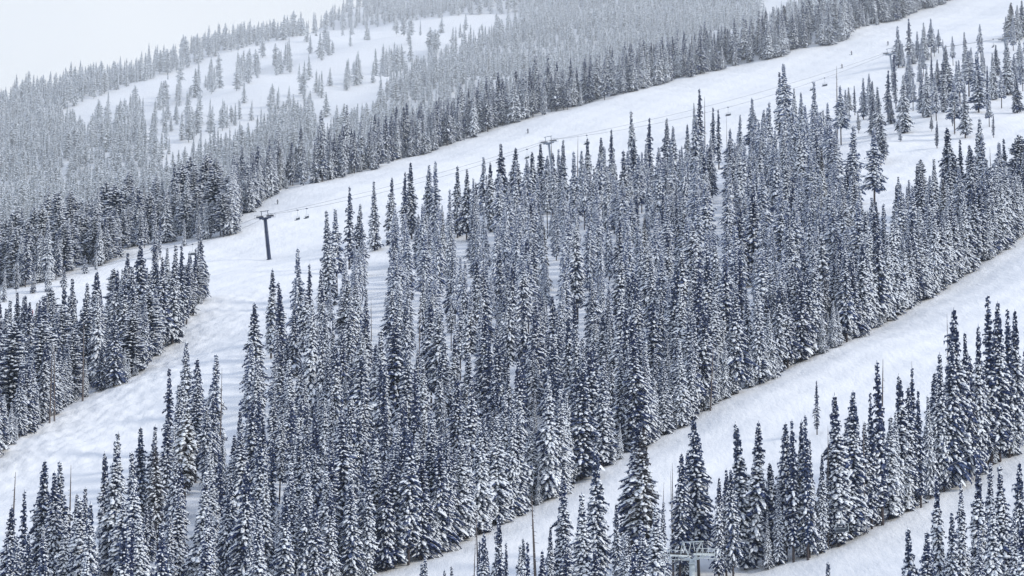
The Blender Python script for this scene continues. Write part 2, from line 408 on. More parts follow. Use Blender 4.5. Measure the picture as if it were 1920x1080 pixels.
heroes('near_left', [(78, 862, 1105), (42, 920, 1160, 'thin'), (115, 865, 1105), (100, 885, 1120), (213, 810, 1047), (197, 847, 1066), (283, 797, 1018), (262, 800, 1022), (143, 927, 1130), (160, 915, 1125, 'spire'), (20, 950, 1180), (250, 905, 1100, 'broad')])
heroes('island', [(48, 553, 722, 'spire'), (70, 560, 728, 'thin'), (95, 542, 718), (118, 530, 712), (133, 520, 705), (157, 530, 712), (175, 507, 695), (210, 503, 685, 'column'), (230, 517, 685), (263, 447, 650), (290, 490, 660), (323, 457, 645), (337, 457, 632, 'thin'),
    (350, 483, 608, 'thin'), (362, 463, 592, 'thin'), (375, 507, 570, 'spire', .8), (15, 560, 735, 'broad'), (305, 480, 655), (245, 500, 668)])
heroes('upper_right', [(1685, 47, 127, 'spire', 1.1), (1705, 33, 123, 'thin'), (1693, 80, 127), (1720, 58, 113), (1735, 40, 113, 'broad', .9), (1746, 33, 108), (1760, 53, 100), (1768, 73, 95, 'thin'), (1752, 62, 106), (1728, 70, 116), (1713, 80, 120, 'broad'),
    (1898, 3, 79, 'column', 1.3), (1908, 8, 75, 'broad'), (1917, 0, 70), (1888, 30, 78), (1890, 77, 178, 'broad'), (1863, 97, 187, 'broad', .8), (1878, 130, 203), (1913, 70, 150, 'broad'), (1902, 100, 165), (1835, 93, 211, 'column', 1.2), (1817, 93, 181, 'column', 1.3), (1810, 150, 259), (1795, 113, 187), (1777, 82, 196),
    (1770, 113, 211), (1757, 110, 176), (1738, 123, 220, 'broad', .8), (1730, 128, 218), (1750, 132, 208), (1695, 138, 250, 'broad', .85), (1705, 132, 206), (1712, 145, 208), (1680, 128, 201, 'thin'), (1665, 130, 221, 'thin'), (1671, 183, 232), (1637, 150, 223), (1619, 145, 224), (1603, 160, 216, 'thin'),
    (1593, 162, 224), (1610, 210, 250), (1747, 217, 246), (1757, 227, 278, 'thin', 1.3), (1786, 190, 236, 'thin'), (1855, 173, 238, 'column'), (1863, 213, 258, 'thin'), (1600, 233, 385, 'column', 1.2), (1640, 237, 402, 'column'), (1652, 227, 308, 'column'), (1660, 253, 300), (1727, 297, 408, 'pine', .7), (1720, 310, 410, 'thin'),
    (1685, 330, 425), (1706, 335, 430), (1745, 328, 425), (1757, 332, 425), (1780, 237, 395), (1803, 260, 398, 'thin'), (1818, 270, 400), (1837, 220, 398, 'broad', .8), (1845, 250, 400), (1875, 265, 400), (1887, 258, 398, 'thin'), (1910, 250, 398, 'pine', .8), (1790, 150, 250, 'column')])
heroes('stand', [(217, 400, 481, 'pine', .8), (224, 442, 483, 'young'), (291, 392, 485, 'spire'), (300, 405, 487, 'thin'), (262, 398, 478, 'pine', .8), (180, 468, 506, 'broad', .9), (160, 478, 513, 'young'), (90, 478, 547, 'broad'), (62, 500, 550, 'spire'), (30, 490, 558, 'pine', .8), (120, 500, 538, 'young'), (8, 500, 566, 'spire'), (345, 410, 462, 'spire'), (372, 400, 458, 'pine', .8)])
heroes('front', [(1310, 783, 1080, 'column', 1.15), (1285, 843, 1085), (1348, 895, 1090), (1362, 880, 1085), (1375, 880, 1085), (1398, 790, 1068, 'column', 1.2), (1417, 790, 1064, 'column', 1.2), (1475, 793, 1052), (1488, 787, 1054, 'thin'), (1502, 787, 1045), (1515, 780, 1050, 'thin'), (1532, 713, 815, 'thin', 1.2),
    (1518, 823, 1046), (1540, 850, 1038), (1573, 737, 1025, 'column', 1.3), (1597, 732, 1012, 'column', 1.2), (1635, 737, 992, 'thin'), (1655, 675, 985, 'thin', 1.2), (1693, 700, 960, 'column', 1.2), (1707, 725, 955), (1712, 690, 950, 'thin'), (1727, 730, 952, 'thin'), (1793, 577, 908, 'column', 1.1), (1780, 640, 915), (1818, 623, 897, 'spire', .8),
    (1837, 607, 890, 'column', .9), (1860, 553, 872, 'thin', 1.3), (1875, 563, 866, 'column'), (1893, 580, 858, 'thin', 1.2), (1908, 580, 852, 'column'), (1680, 770, 968, 'broad', .8), (1760, 700, 925), (1745, 740, 935, 'broad', .8), (1850, 680, 878), (1770, 660, 922),
    (1058, 890, 1135, 'column', 1.2), (1120, 835, 1112, 'column', 1.1), (1195, 790, 1085, 'column', 1.3), (1212, 800, 1088, 'column', 1.2), (1275, 850, 1092), (935, 965, 1190), (948, 1018, 1200, 'thin'), (918, 1030, 1210, 'thin'), (793, 1047, 1240), (785, 1058, 1240), (843, 1062, 1230), (835, 1068, 1240), (897, 1015, 1215, 'thin'),
    (1160, 945, 1120), (1240, 940, 1105), (1085, 960, 1140), (1030, 985, 1160), (985, 1010, 1180), (1600, 870, 1008, 'broad'), (1560, 860, 1028), (1620, 900, 1003), (1440, 960, 1068), (1460, 900, 1060)])
heroes('corner', [(1708, 990, 1112, 'young', .9), (1762, 890, 1165, 'column'), (1807, 907, 1170, 'spire'), (1840, 870, 1158, 'column', 1.2), (1882, 870, 1150, 'spire', 1.2), (1915, 867, 1140, 'column'), (1735, 1050, 1160, 'young'), (1552, 1053, 1130, 'young'), (1786, 960, 1200), (1862, 930, 1190, 'broad'), (1905, 960, 1190)])
heroes('snag', [(1008, 930, 1180, 'snag', 1.3), (900, 960, 1190, 'snag'), (885, 1013, 1200, 'snag', .9), (906, 1035, 1210, 'snag', .8), (1613, 787, 1000, 'snag'), (1622, 790, 1000, 'snag', .8), (1780, 587, 800, 'snag', .7), (1717, 677, 850, 'snag', .7), (1653, 673, 870, 'snag', 1.1), (1038, 255, 392, 'snag'), (1082, 253, 385, 'snag', .8), (1363, 215, 290, 'snag', .7),
    (1570, 123, 268, 'snag'), (1790, 187, 252, 'snag', .9), (1860, 275, 398, 'snag'), (18, 887, 1110, 'snag', 1.2), (128, 873, 1100, 'snag'), (412, 690, 890, 'snag', .7), (155, 600, 752, 'snag', 1.1), (102, 640, 790, 'snag', .9), (93, 640, 793, 'snag'), (1263, 870, 1090, 'snag', .7), (1262, 885, 1090, 'snag', .6), (1237, 905, 1095, 'snag', .7),
    (1322, 180, 300, 'snag', .9), (1553, 800, 1030, 'snag', .6), (697, 560, 720, 'snag', .7), (785, 560, 735, 'snag', .7), (1332, 640, 770, 'snag', 1.1), (1530, 500, 640, 'snag', .9)])

def edge_row(zone, line, step, hr, kinds, inset=(0, 6), seed=0, young=.25):
    r = np.random.default_rng(seed); L = np.array(line, float); rows = []
    pts = ground(L[:, 0], L[:, 1]); 
    for i in range(len(L) - 1):
        if np.isnan(pts[i][0]) or np.isnan(pts[i + 1][0]): continue
        d = math.hypot(*(pts[i + 1][:2] - pts[i][:2])); n = max(1, int(round(d / step)))
        for k in range(n):
            t = (k + r.uniform(.1, .9)) / n; q = L[i] * (1 - t) + L[i + 1] * t
            rows.append((q[0], q[1] - r.uniform(*inset)))
    if not rows: return
    for q, p in zip(rows, ground([a[0] for a in rows], [a[1] for a in rows])):
        if np.isnan(p[0]) or q[0] < -60 or q[0] > 1980: continue
        k = kinds[int(r.integers(len(kinds)))]; H = r.uniform(*hr) * (.85 if r.random() < .2 else 1)
        if r.random() < young: H *= r.uniform(.3, .6); k = 'broad' if k != 'thin' else k
        n = len([z for z in KIND if z.rstrip('0123456789') == k])
        add_tree(p, H, k + str(int(r.integers(n))), r.uniform(1.05, 1.45), zone)
edge_row('lower_edge', LOWER_RUN_UP, 2.6, (13, 19), ['spire', 'column', 'broad', 'spire'], seed=21)
edge_row('lower_edge', LOWER_RUN_UP, 3.2, (14, 20), ['spire', 'column', 'broad', 'spire'], inset=(8, 18), seed=22, young=.05)
edge_row('band', BAND_LOW, 2.8, (12, 18), ['spire', 'broad', 'spire', 'column'], seed=23)
edge_row('band', BAND_LOW, 3.2, (14, 19), ['spire', 'broad', 'spire', 'column'], inset=(5, 12), seed=24, young=.05)
edge_row('stand', [(-60, 560), (0, 540), (43, 543), (103, 527), (153, 498), (190, 500), (217, 482), (247, 470), (330, 455)], 3.6, (12, 17), ['pine', 'broad', 'column'], seed=25)
edge_row('stand', [(340, 452), (400, 449), (430, 444)], 2.4, (11, 16), ['pine', 'broad', 'spire'], seed=26)
edge_row('island', [(378, 560), (340, 606), (300, 656), (270, 694), (230, 721), (150, 749), (60, 806), (0, 852), (-80, 900)], 2.9, (10, 17), ['pine', 'broad', 'spire', 'column'], seed=27, young=.35)
edge_row('front', [(1437, 1070), (1480, 1055), (1557, 1028), (1603, 1011), (1647, 985), (1693, 965), (1730, 936), (1780, 918), (1830, 888), (1890, 861), (1925, 847)], 3.0, (9, 16), ['spire', 'broad', 'column'], seed=28, young=.35)

# fill
def fill(zone, polys, xr, yr, spacing, kinds, hmean, hsd, avoid=GAPS + [[(1240, 1090), (1380, 1090), (1380, 1330), (1240, 1330)], [(1560, 1020), (1600, 1020), (1600, 1200), (1560, 1200)]], extra=None, seed=1, sparse=None, frost=0, wr=(.95, 1.38)):
    r = np.random.default_rng(seed)
    cell = spacing; n = int((xr[1] - xr[0]) * (yr[1] - yr[0]) / (cell * cell) * 3.2)
    X = r.uniform(*xr, n); Y = r.uniform(*yr, n); Z = height(X, Y)
    px, py, d = proj(np.stack([X, Y, Z], -1))
    ok = np.zeros(n, bool)
    for p in polys: ok |= in_poly(px, py, p)
    for p in avoid: ok &= ~in_poly(px, py, p)
    ok &= (px > -340) & (px < 2260)
    if extra is not None: ok &= extra(X, Y, px, py)
    grid = {}
    for t in trees:
        grid.setdefault((int(t['p'][0] // cell), int(t['p'][1] // cell)), []).append((t['p'][0], t['p'][1]))
    nadd = 0
    for i in np.nonzero(ok)[0]:
        s = spacing * (sparse(px[i], py[i]) if sparse else 1)
        gx, gy = int(X[i] // cell), int(Y[i] // cell); bad = False
        m = int(math.ceil(s / cell))
        for a in range(gx - m, gx + m + 1):
            for b in range(gy - m, gy + m + 1):
                for (qx, qy) in grid.get((a, b), ()):
                    if (qx - X[i]) ** 2 + (qy - Y[i]) ** 2 < s * s: bad = True; break
                if bad: break
            if bad: break
        if bad: continue
        grid.setdefault((gx, gy), []).append((X[i], Y[i]))
        k = kinds[int(r.integers(len(kinds)))]
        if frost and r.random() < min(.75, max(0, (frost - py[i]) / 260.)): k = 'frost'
        nk = len([q for q in KIND if q.rstrip('0123456789') == k])
        H = float(np.clip(r.normal(hmean, hsd), hmean * .5, hmean * 1.35))
        if r.random() < .10: H *= .55
        add_tree((X[i], Y[i], Z[i]), H, k + str(int(r.integers(nk))), r.uniform(*wr), zone); nadd += 1
    print('fill', zone, nadd)

near_ok = lambda X, Y, px, py: Y < crest_y(X) + 55
def mid_sparse(px, py):
    s = 1.
    if py < 640 and px < 1500: s = 1.2
    return s
MIX = ['spire'] * 4 + ['column'] * 3 + ['broad'] * 2 + ['thin']
P_MIDFILL = [(-260, 1330), (-260, 1225), (75, 1140), (210, 1075), (318, 930), (360, 905), (455, 890), (490, 800), (520, 705), (565, 675), (610, 635), (660, 560), (735, 505), (860, 478), (940, 440), (1040, 418),
            (1185, 380), (1260, 366), (1320, 350), (1400, 335), (1470, 300), (1540, 310), (1580, 350), (1600, 440), (1650, 478), (1720, 455), (1820, 420), (1900, 400), (2120, 330)] + LOWER_RUN_UP[::-1] + [(620, 1120), (420, 1230), (250, 1330)]
P_OPEN = [(560, 470), (760, 440), (1130, 400), (1130, 640), (980, 760), (640, 780), (540, 720)]
fill('middle', [P_OPEN], (-260, 260), (325, 1100), 5.7, ['lodge', 'spire', 'spire', 'column'], 16., 2.6, extra=lambda X, Y, px, py: near_ok(X, Y, px, py) & in_poly(px, py, P_MIDFILL), seed=12, frost=800, wr=(.85, 1.2))
GAPS2 = GAPS + [P_OPEN]
fill('middle', [P_MIDFILL], (-260, 260), (325, 1100), 4.6, MIX + ['lodge'], 16.5, 2.8, avoid=GAPS2, extra=near_ok, seed=2, sparse=mid_sparse, frost=740)
fill('upper_right', [[(1575, 245), (1690, 150), (1760, 120), (1930, 75), (1930, 215), (1860, 262), (1770, 240), (1700, 262), (1620, 300)]], (90, 260), (700, 1400), 10.5, ['spire', 'thin', 'column'], 13.5, 2.5, seed=31, frost=520)
fill('front', [P_FRONT], (-60, 190), (325, 640), 4.4, MIX, 14.5, 2.5, seed=3)
fill('corner', [P_CORNER], (40, 110), (325, 480), 5.0, MIX, 15, 2, seed=4)
fill('island', [P_ISLAND], (-190, -40), (480, 800), 4.6, ['spire', 'column', 'broad', 'pine'], 16.8, 2.0, seed=5)
fill('band', [P_BAND], (-260, 320), (560, 1500), 5.4, ['spire', 'spire', 'column', 'broad', 'broad'], 16.5, 2.4, extra=lambda X, Y, px, py: (Y < crest_y(X) + 50) & (px > 440), seed=6, wr=(1.15, 1.6))
fill('stand', [P_BAND], (-260, 0), (560, 1100), 5.2, ['pine', 'pine', 'broad', 'spire'], 16.5, 2.4, extra=lambda X, Y, px, py: (Y < crest_y(X) + 50) & (px <= 440), seed=7)
# far mountainside
OPEN1 = [(95, 232), (130, 203), (225, 168), (285, 150), (340, 132), (420, 100), (500, 82), (585, 66), (590, 90), (500, 125), (440, 150), (380, 185), (300, 205), (240, 240), (170, 262)]
OPEN2 = [(400, 275), (440, 235), (540, 190), (575, 225), (590, 205), (650, 140), (720, 100), (800, 70), (880, 47), (970, 32), (975, 55), (900, 85), (840, 115), (770, 150), (720, 180), (690, 225), (600, 275), (500, 255)]
OPEN3 = [(262, 325), (330, 285), (385, 262), (390, 300), (340, 330), (290, 345)]
OPEN5 = [(590, 108), (640, 84), (720, 58), (835, 34), (845, 50), (730, 86), (650, 118), (600, 140)]
OPEN4 = [(1430, -10), (1500, -30), (1500, 30), (1440, 60), (1425, 30)]
SPARSE = [(150, 240), (300, 160), (440, 108), (590, 68), (850, 28), (850, 70), (720, 125), (640, 190), (560, 250), (430, 285), (320, 270), (240, 262)]
far_ok = lambda X, Y, px, py: (Y > crest_y(X) + 150) & (Y < ridge_y(X) + 25)
BOWL = [(95, 234), (130, 203), (225, 168), (340, 132), (420, 100), (500, 82), (590, 62), (700, 50), (835, 30), (972, 28), (976, 58), (900, 88), (840, 118), (770, 152), (720, 182), (690, 228), (600, 278), (575, 240), (500, 262), (430, 285), (330, 285), (240, 258), (170, 265)]
def _sp(px, py):
    if not in_poly(np.array([px]), np.array([py]), BOWL)[0]: return 1.
    for k, (c, m, hw, x0, x1) in enumerate(((287, .30, 10, 225, 640), (374, .33, 10, 340, 860), (430, .34, 12, 500, 590), (276, .12, 16, 180, 400))):
        if x0 < px < x1 and abs(py - (c - m * px)) < hw: return 1.15 if math.sin(px * .085 + 2 * k) + .6 * math.sin(px * .21 + k) > (.25, .05, -1., -.4)[k] else 4.
    return 6.
fill('far', [[(-400, -400), (2300, -400), (2300, 700), (-400, 700)]], (-760, 760), (1150, 3400), 5.9, ['far'], 15.5, 2.6, avoid=[OPEN3, OPEN4], extra=lambda X, Y, px, py: far_ok(X, Y, px, py) & (py > -60) & (px > -330) & (px < 2200), seed=8, sparse=_sp, wr=(1.0, 1.5))
print('trees', len(trees))

# ------------------------------------------------------------------ which trees show largest
BW, BH, BS = 640, 360, 3.
buf = np.zeros((BH, BW), bool)
for t in trees:
    x, y, d = proj(t['p']); t['x'], t['yb'], t['d'] = float(x), float(y), float(d)
    t['yt'] = t['yb'] - t['H'] * F / t['d'] * CP
    m = KIND[t['kind']]; t['half'] = m['R'] * t['w'] * t['H'] / m['H'] * F / t['d']
    t['vis'] = 0
for t in sorted(trees, key=lambda q: q['d']):
    if t['d'] > 1400: break
    y0, y1 = int(max(0, t['yt'] / BS)), int(min(BH - 1, t['yb'] / BS))
    for yy in range(y0, y1 + 1):
        f = min(1, max(.05, (yy * BS - t['yt']) / (t['yb'] - t['yt']) * 1.5))
        a, b = int(max(0, (t['x'] - t['half'] * f) / BS)), int(min(BW - 1, (t['x'] + t['half'] * f) / BS))
        if b < a: continue
        s = buf[yy, a:b + 1]; t['vis'] += int((~s).sum()); s[:] = True
for t in trees: t['snag'] = t['kind'].startswith('snag')
live = sorted([t for t in trees if not t['snag'] and t['zone'] != 'far'], key=lambda q: -q['vis'])
single = live[:300]
ids = set(id(t) for t in single)
snags = [t for t in trees if t['snag']]
rest = [t for t in trees if id(t) not in ids and not t['snag'] and t['zone'] != 'far']
far = [t for t in trees if t['zone'] == 'far']
print('single', len(single), 'min vis', single[-1]['vis'], 'rest', len(rest), 'far', len(far))

# ------------------------------------------------------------------ labels
ORD = 'first second third fourth fifth sixth seventh eighth ninth tenth eleventh twelfth thirteenth fourteenth fifteenth sixteenth seventeenth eighteenth nineteenth twentieth'.split()
def ordinal(i):
    return ORD[i] if i < 20 else ('twenty-' + ORD[i - 20] if i < 29 else 'thirtieth')
SECTIONS = {
 'near_left': [(9999, 'bottom left corner')], 'front': [], }
def section(t):
    x, yt, z = t['x'], t['yt'], t['zone']
    if z == 'corner': return 'in the bottom right corner'
    if z == 'front':
        for lim, s in ((1090, 'around the tallest bare snag'), (1260, 'left of the pale lift tower'), (1450, 'right of the pale lift tower'), (1610, 'above the empty chair'), (1740, 'halfway up the front strip'), (9999, 'at the right end of the front strip')):
            if x < lim: return s
    if z == 'upper_right': return 'in the sunny upper right glade'
    if z == 'island': return 'on the left wooded island, ' + ('outer part' if x < 150 else 'inner tip')
    if z == 'stand': return 'in the pine stand at the left edge'
    if z == 'band': return 'above the main run, ' + ('left half' if x < 1000 else 'right half')
    if z == 'lower_edge':
        for lim, s in ((860, 'at the foot of the lowest run'), (1080, 'beside the lowest run, near its foot'), (1300, 'beside the lowest run, above the pale tower'), (1500, 'beside the lowest run, centre right'), (1700, 'beside the lowest run, right'), (9999, 'beside the top of the lowest run')):
            if x < lim: return s
    if z == 'lift_edge':
        for lim, s in ((640, 'below the dark lift tower'), (960, 'beside the main run left of centre'), (1300, 'beside the main run at upper centre'), (9999, 'beside the main run at upper right')):
            if x < lim: return s
    # middle forest and its bottom left corner: a grid of areas
    cx = ['far left', 'left', 'centre left', 'centre', 'centre right', 'right'][min(5, max(0, int(x // 320)))]
    ym = yt + .35 * (t['yb'] - t['yt'])
    cy = 'bottom' if ym > 960 else 'lower' if ym > 800 else 'middle' if ym > 640 else 'upper' if ym > 480 else 'top'
    return 'in the middle forest, %s %s' % (cy, cx)
def look(t):
    k = t['kind'].rstrip('0123456789')
    a = {'spire': 'pointed', 'column': 'narrow columnar', 'broad': 'broad heavily snowed', 'thin': 'very thin sparse', 'pine': 'round-topped', 'young': 'small young', 'lodge': 'bare-stemmed tall', 'frost': 'pale frosted'}[k]
    return a + (' pine' if k == 'pine' else ' fir' if k in ('broad', 'young') else ' spruce')
secs = {}
for t in single: secs.setdefault((section(t), look(t)), []).append(t)
for (s, a), L in secs.items():
    L.sort(key=lambda q: q['x'])
    for i, t in enumerate(L):
        if len(L) == 1: t['label'] = 'the only %s %s' % (a, s)
        elif i == 0: t['label'] = 'leftmost %s %s' % (a, s)
        elif i == len(L) - 1: t['label'] = 'rightmost %s %s' % (a, s)
        else: t['label'] = '%s %s from the left, %s' % (ordinal(i), a, s)

# ------------------------------------------------------------------ build trees
def put_tree(t, name, cat, label, group):
    m = KIND[t['kind']]
    e = empty(name, t['p'], t['rz']); s = t['H'] / m['H']
    e.scale = (s * t['w'], s * t['w'], s); e.rotation_euler = (rng.normal(0, .018), rng.normal(0, .018), t['rz'])
    tag(e, label, cat, group)
    link('trunk', m['trunk'], e); link('branches' if t['snag'] else 'crown', m['crown'], e)
    return e
for t in single: put_tree(t, 'conifer_tree', 'tree', t['label'], 'snow covered conifers')
snags.sort(key=lambda q: q['x'])

def combined(k):
    m = KIND[k]; mb = bpy.data.meshes.new(k + '_whole')
    vs = []; fs = []; ms = []; sm = []; off = 0
    for me, mo in ((m['crown'], 0), (m['trunk'], 2)):
        v = np.zeros(len(me.vertices) * 3); me.vertices.foreach_get('co', v); vs.append(v.reshape(-1, 3))
        for p in me.polygons:
            fs.append([i + off for i in p.vertices]); ms.append(p.material_index + mo); sm.append(p.use_smooth)
        off += len(me.vertices)
    mb.from_pydata(np.concatenate(vs).tolist(), [], fs)
    for q in m['crown'].materials: mb.materials.append(q)
    for q in m['trunk'].materials: mb.materials.append(q)
    mb.polygons.foreach_set('material_index', np.array(ms, np.int32)); mb.polygons.foreach_set('use_smooth', np.array(sm, bool)); mb.update()
    return bpy.data.objects.new(k + '_source', mb)
SRC = {}
def forest(name, label, L):
    kinds = sorted(set(t['kind'] for t in L))
    me = bpy.data.meshes.new(name); me.from_pydata([tuple(t['p']) for t in L], [], [])
    a = me.attributes.new('rot', 'FLOAT_VECTOR', 'POINT'); a.data.foreach_set('vector', np.array([(rng.normal(0, .015), rng.normal(0, .015), t['rz']) for t in L], np.float32).ravel())
    a = me.attributes.new('scl', 'FLOAT_VECTOR', 'POINT')
    a.data.foreach_set('vector', np.array([(t['w'] * t['H'] / KIND[t['kind']]['H'],) * 2 + (t['H'] / KIND[t['kind']]['H'],) for t in L], np.float32).ravel())
    a = me.attributes.new('var', 'INT', 'POINT'); a.data.foreach_set('value', np.array([kinds.index(t['kind']) for t in L], np.int32))
    o = link(name, me); tag(o, label, None, None, 'stuff'); o['category'] = 'forest'
    ng = bpy.data.node_groups.new(name + '_nodes', 'GeometryNodeTree')
    ng.interface.new_socket('Geometry', in_out='INPUT', socket_type='NodeSocketGeometry'); ng.interface.new_socket('Geometry', in_out='OUTPUT', socket_type='NodeSocketGeometry')
    N, Lk = ng.nodes, ng.links
    gi, go = N.new('NodeGroupInput'), N.new('NodeGroupOutput'); jn = N.new('GeometryNodeJoinGeometry')
    def attr(n, t):
        q = N.new('GeometryNodeInputNamedAttribute'); q.data_type = t; q.inputs['Name'].default_value = n; return [s for s in q.outputs if s.enabled and s.name == 'Attribute'][0]
    ar, as_, av = attr('rot', 'FLOAT_VECTOR'), attr('scl', 'FLOAT_VECTOR'), attr('var', 'INT')
    for i, k in enumerate(kinds):
        if k not in SRC: SRC[k] = combined(k)
        oi = N.new('GeometryNodeObjectInfo'); oi.inputs['Object'].default_value = SRC[k]; oi.inputs['As Instance'].default_value = True
        cmp_ = N.new('FunctionNodeCompare'); cmp_.data_type = 'INT'; cmp_.operation = 'EQUAL'
        ii = [s for s in cmp_.inputs if s.enabled]; Lk.new(av, ii[0]); ii[1].default_value = i
        ip = N.new('GeometryNodeInstanceOnPoints')
        Lk.new(gi.outputs[0], ip.inputs['Points']); Lk.new(oi.outputs['Geometry'], ip.inputs['Instance']); Lk.new(cmp_.outputs['Result'], ip.inputs['Selection'])
        Lk.new(ar, ip.inputs['Rotation']); Lk.new(as_, ip.inputs['Scale']); Lk.new(ip.outputs['Instances'], jn.inputs[0])
    Lk.new(jn.outputs[0], go.inputs[0])
    o.modifiers.new('forest', 'NODES').node_group = ng
    return o
forest('conifer_forest', 'dense snow covered spruce forest between the ski runs', rest)
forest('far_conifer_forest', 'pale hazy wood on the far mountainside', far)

# ------------------------------------------------------------------ dead trees
SNAG_LABELS = [((1008, 930), 'tallest and thickest bare snag, standing before the foot of the lowest run'), ((900, 960), 'tall thin snag at the foot of the lowest run, left of the thickest snag'), ((885, 1013), 'short bare snag at the bottom edge, leftmost at the foot of the lowest run'),
    ((906, 1035), 'shortest needle-thin snag at the foot of the lowest run'), ((1613, 787), 'snag right of the two tall spruces in the front strip, left of its twin'), ((1622, 790), 'thinner right-hand twin of the two snags halfway up the front strip'),
    ((1780, 587), 'needle-thin snag leaning beside the tall spruces at the right end of the front strip'), ((1717, 677), 'bare pole standing against the snow of the lowest run, upper right'), ((1653, 673), 'stout snag against the snow above the front strip'),
    ((1038, 255), 'snag rising through the upper centre lift tower'), ((1082, 253), 'thin snag just right of the upper centre lift tower'), ((1363, 215), 'slim pole-like snag under the lone chair on the main run'), ((1570, 123), 'tall thin snag whose tip crosses the lift cable at upper right'),
    ((1790, 187), 'brown bare trunk standing alone in the sunny upper right glade'), ((1860, 275), 'snag at the upper edge of the right-hand forest below the glade'), ((18, 887), 'snag at the left edge of the photo above the bottom left spruces'),
    ((128, 873), 'snag among the spruce tips in the bottom left corner'), ((412, 690), 'thin snag right of a lone spruce against the lower left run'), ((155, 600), 'long reddish bare trunk at the lower edge of the left wooded island'),
    ((102, 640), 'right one of two bare trunks side by side on the left wooded island'), ((93, 640), 'left one of two bare trunks side by side on the left wooded island'), ((1263, 870), 'thin snag left of the pale lift tower, against the lowest run'),
    ((1262, 885), 'shorter snag touching another, left of the pale lift tower'), ((1237, 905), 'leftmost of three thin snags left of the pale lift tower'), ((1322, 180), 'snag beside the main run at the top of the middle forest, right of centre'),
    ((1553, 800), 'needle-thin snag between spruces above the empty chair in the front strip'), ((697, 560), 'thin snag in the snowy gap below and right of the dark lift tower'), ((785, 560), 'thin snag in the middle forest right of the snowy gap'),
    ((1332, 640), 'bare trunk inside the right half of the middle forest near the lowest run'), ((1530, 500), 'bare trunk deep in the right half of the middle forest, higher up')]
for t in snags:
    lab = min(SNAG_LABELS, key=lambda q: abs(q[0][0] - t['x']) + .2 * abs(q[0][1] - t['yt']))[1]
    put_tree(t, 'dead_tree', 'dead tree', lab, 'bare dead trees')

# ------------------------------------------------------------------ chairlifts
def spot_below(px, ytop, Hm):
    yb = ytop + 60.
    for _ in range(8):
        p = ground([px], [yb])[0]; yb = ytop + Hm * F / proj(p)[2] * CP
    return ground([px], [yb])[0]
def cyl_x(mb, c, rad, w, n=10, m=0): mb.tube([(c[0] - w / 2, c[1], c[2]), (c[0] + w / 2, c[1], c[2])], rad, n, m)

def lift_tower(p, rz, H, tilt, label, met, arm=1.9, r0=.55, r1=.45):
    e = empty('lift_tower', p, rz); e.rotation_euler = (tilt, 0, rz); tag(e, label, 'lift tower', 'towers of the chairlifts')
    a = MB(); r0, r1 = (r0, r1) if met is M_STEEL else (.36, .3)
    a.tube([(0, 0, -1.5), (0, 0, 0), (0, 0, H * .5), (0, 0, H - .25)], [r0, r0, (r0 + r1) / 2, r1], 14)
    for q in (.33, .66): a.tube([(0, 0, H * q - .06), (0, 0, H * q + .06)], r0 * 1.12, 14)
    a.tube([(0, 0, .0), (0, 0, .12)], r0 * 1.5, 14); link('pole', a.mesh('pole', [met]), e)
    a = MB(); a.box((0, 0, H - .05), (2 * arm + .3, .42, .40)); a.box((0, 0, H - .35), (arm * 1.1, .34, .26)); link('crossarm', a.mesh('crossarm', [met], False), e)
    for sx in (-1, 1):
        a = MB(); a.box((sx * arm, 0, H + .28), (.16, 3.0, .22))
        s = link('sheave_assembly', a.mesh('sheave_assembly', [met], False), e)
        w = MB()
        for k in range(6): cyl_x(w, (sx * arm, -1.25 + .5 * k, H + .48), .2, .14)
        link('sheave', w.mesh('sheaves', [M_RUBBER]), s)
        c = MB(); c.box((sx * (arm + .45), 0, H - .02), (.55, 2.9, .05))
        for k in (-1.35, 0, 1.35): c.tube([(sx * (arm + .7), k, H), (sx * (arm + .7), k, H + 1.0)], .03, 4)
        c.tube([(sx * (arm + .7), -1.35, H + 1.), (sx * (arm + .7), 1.35, H + 1.)], .03, 4)
        link('catwalk', c.mesh('catwalk', [met], False), e)
    a = MB()
    for sx in (-1, 1): a.tube([(sx * arm * .62, 0, H + .1), (sx * arm * .62, 0, H + 1.9)], .09, 6)
    a.tube([(-arm * .85, 0, H + 1.9), (arm * .85, 0, H + 1.9)], .09, 6); link('lifting_frame', a.mesh('lifting_frame', [met]), e)
    a = MB()
    for sx in (-.2, .2): a.tube([(sx, -r0 - .18, .6), (sx, -r1 - .18, H - .3)], .025, 4)
    z = .8
    while z < H - .4: a.tube([(-.2, -r0 - .16, z), (.2, -r0 - .16, z)], .018, 4); z += .35
    link('ladder', a.mesh('ladder', [met]), e)
    return e
def rope_points(p, rz, H, tilt, arm):
    R = Matrix.Rotation(rz, 3, 'Z') @ Matrix.Rotation(tilt, 3, 'X')
    return [np.array(R @ Vector((sx * arm, 0, H + .70))) + np.array(p) for sx in (-1, 1)]
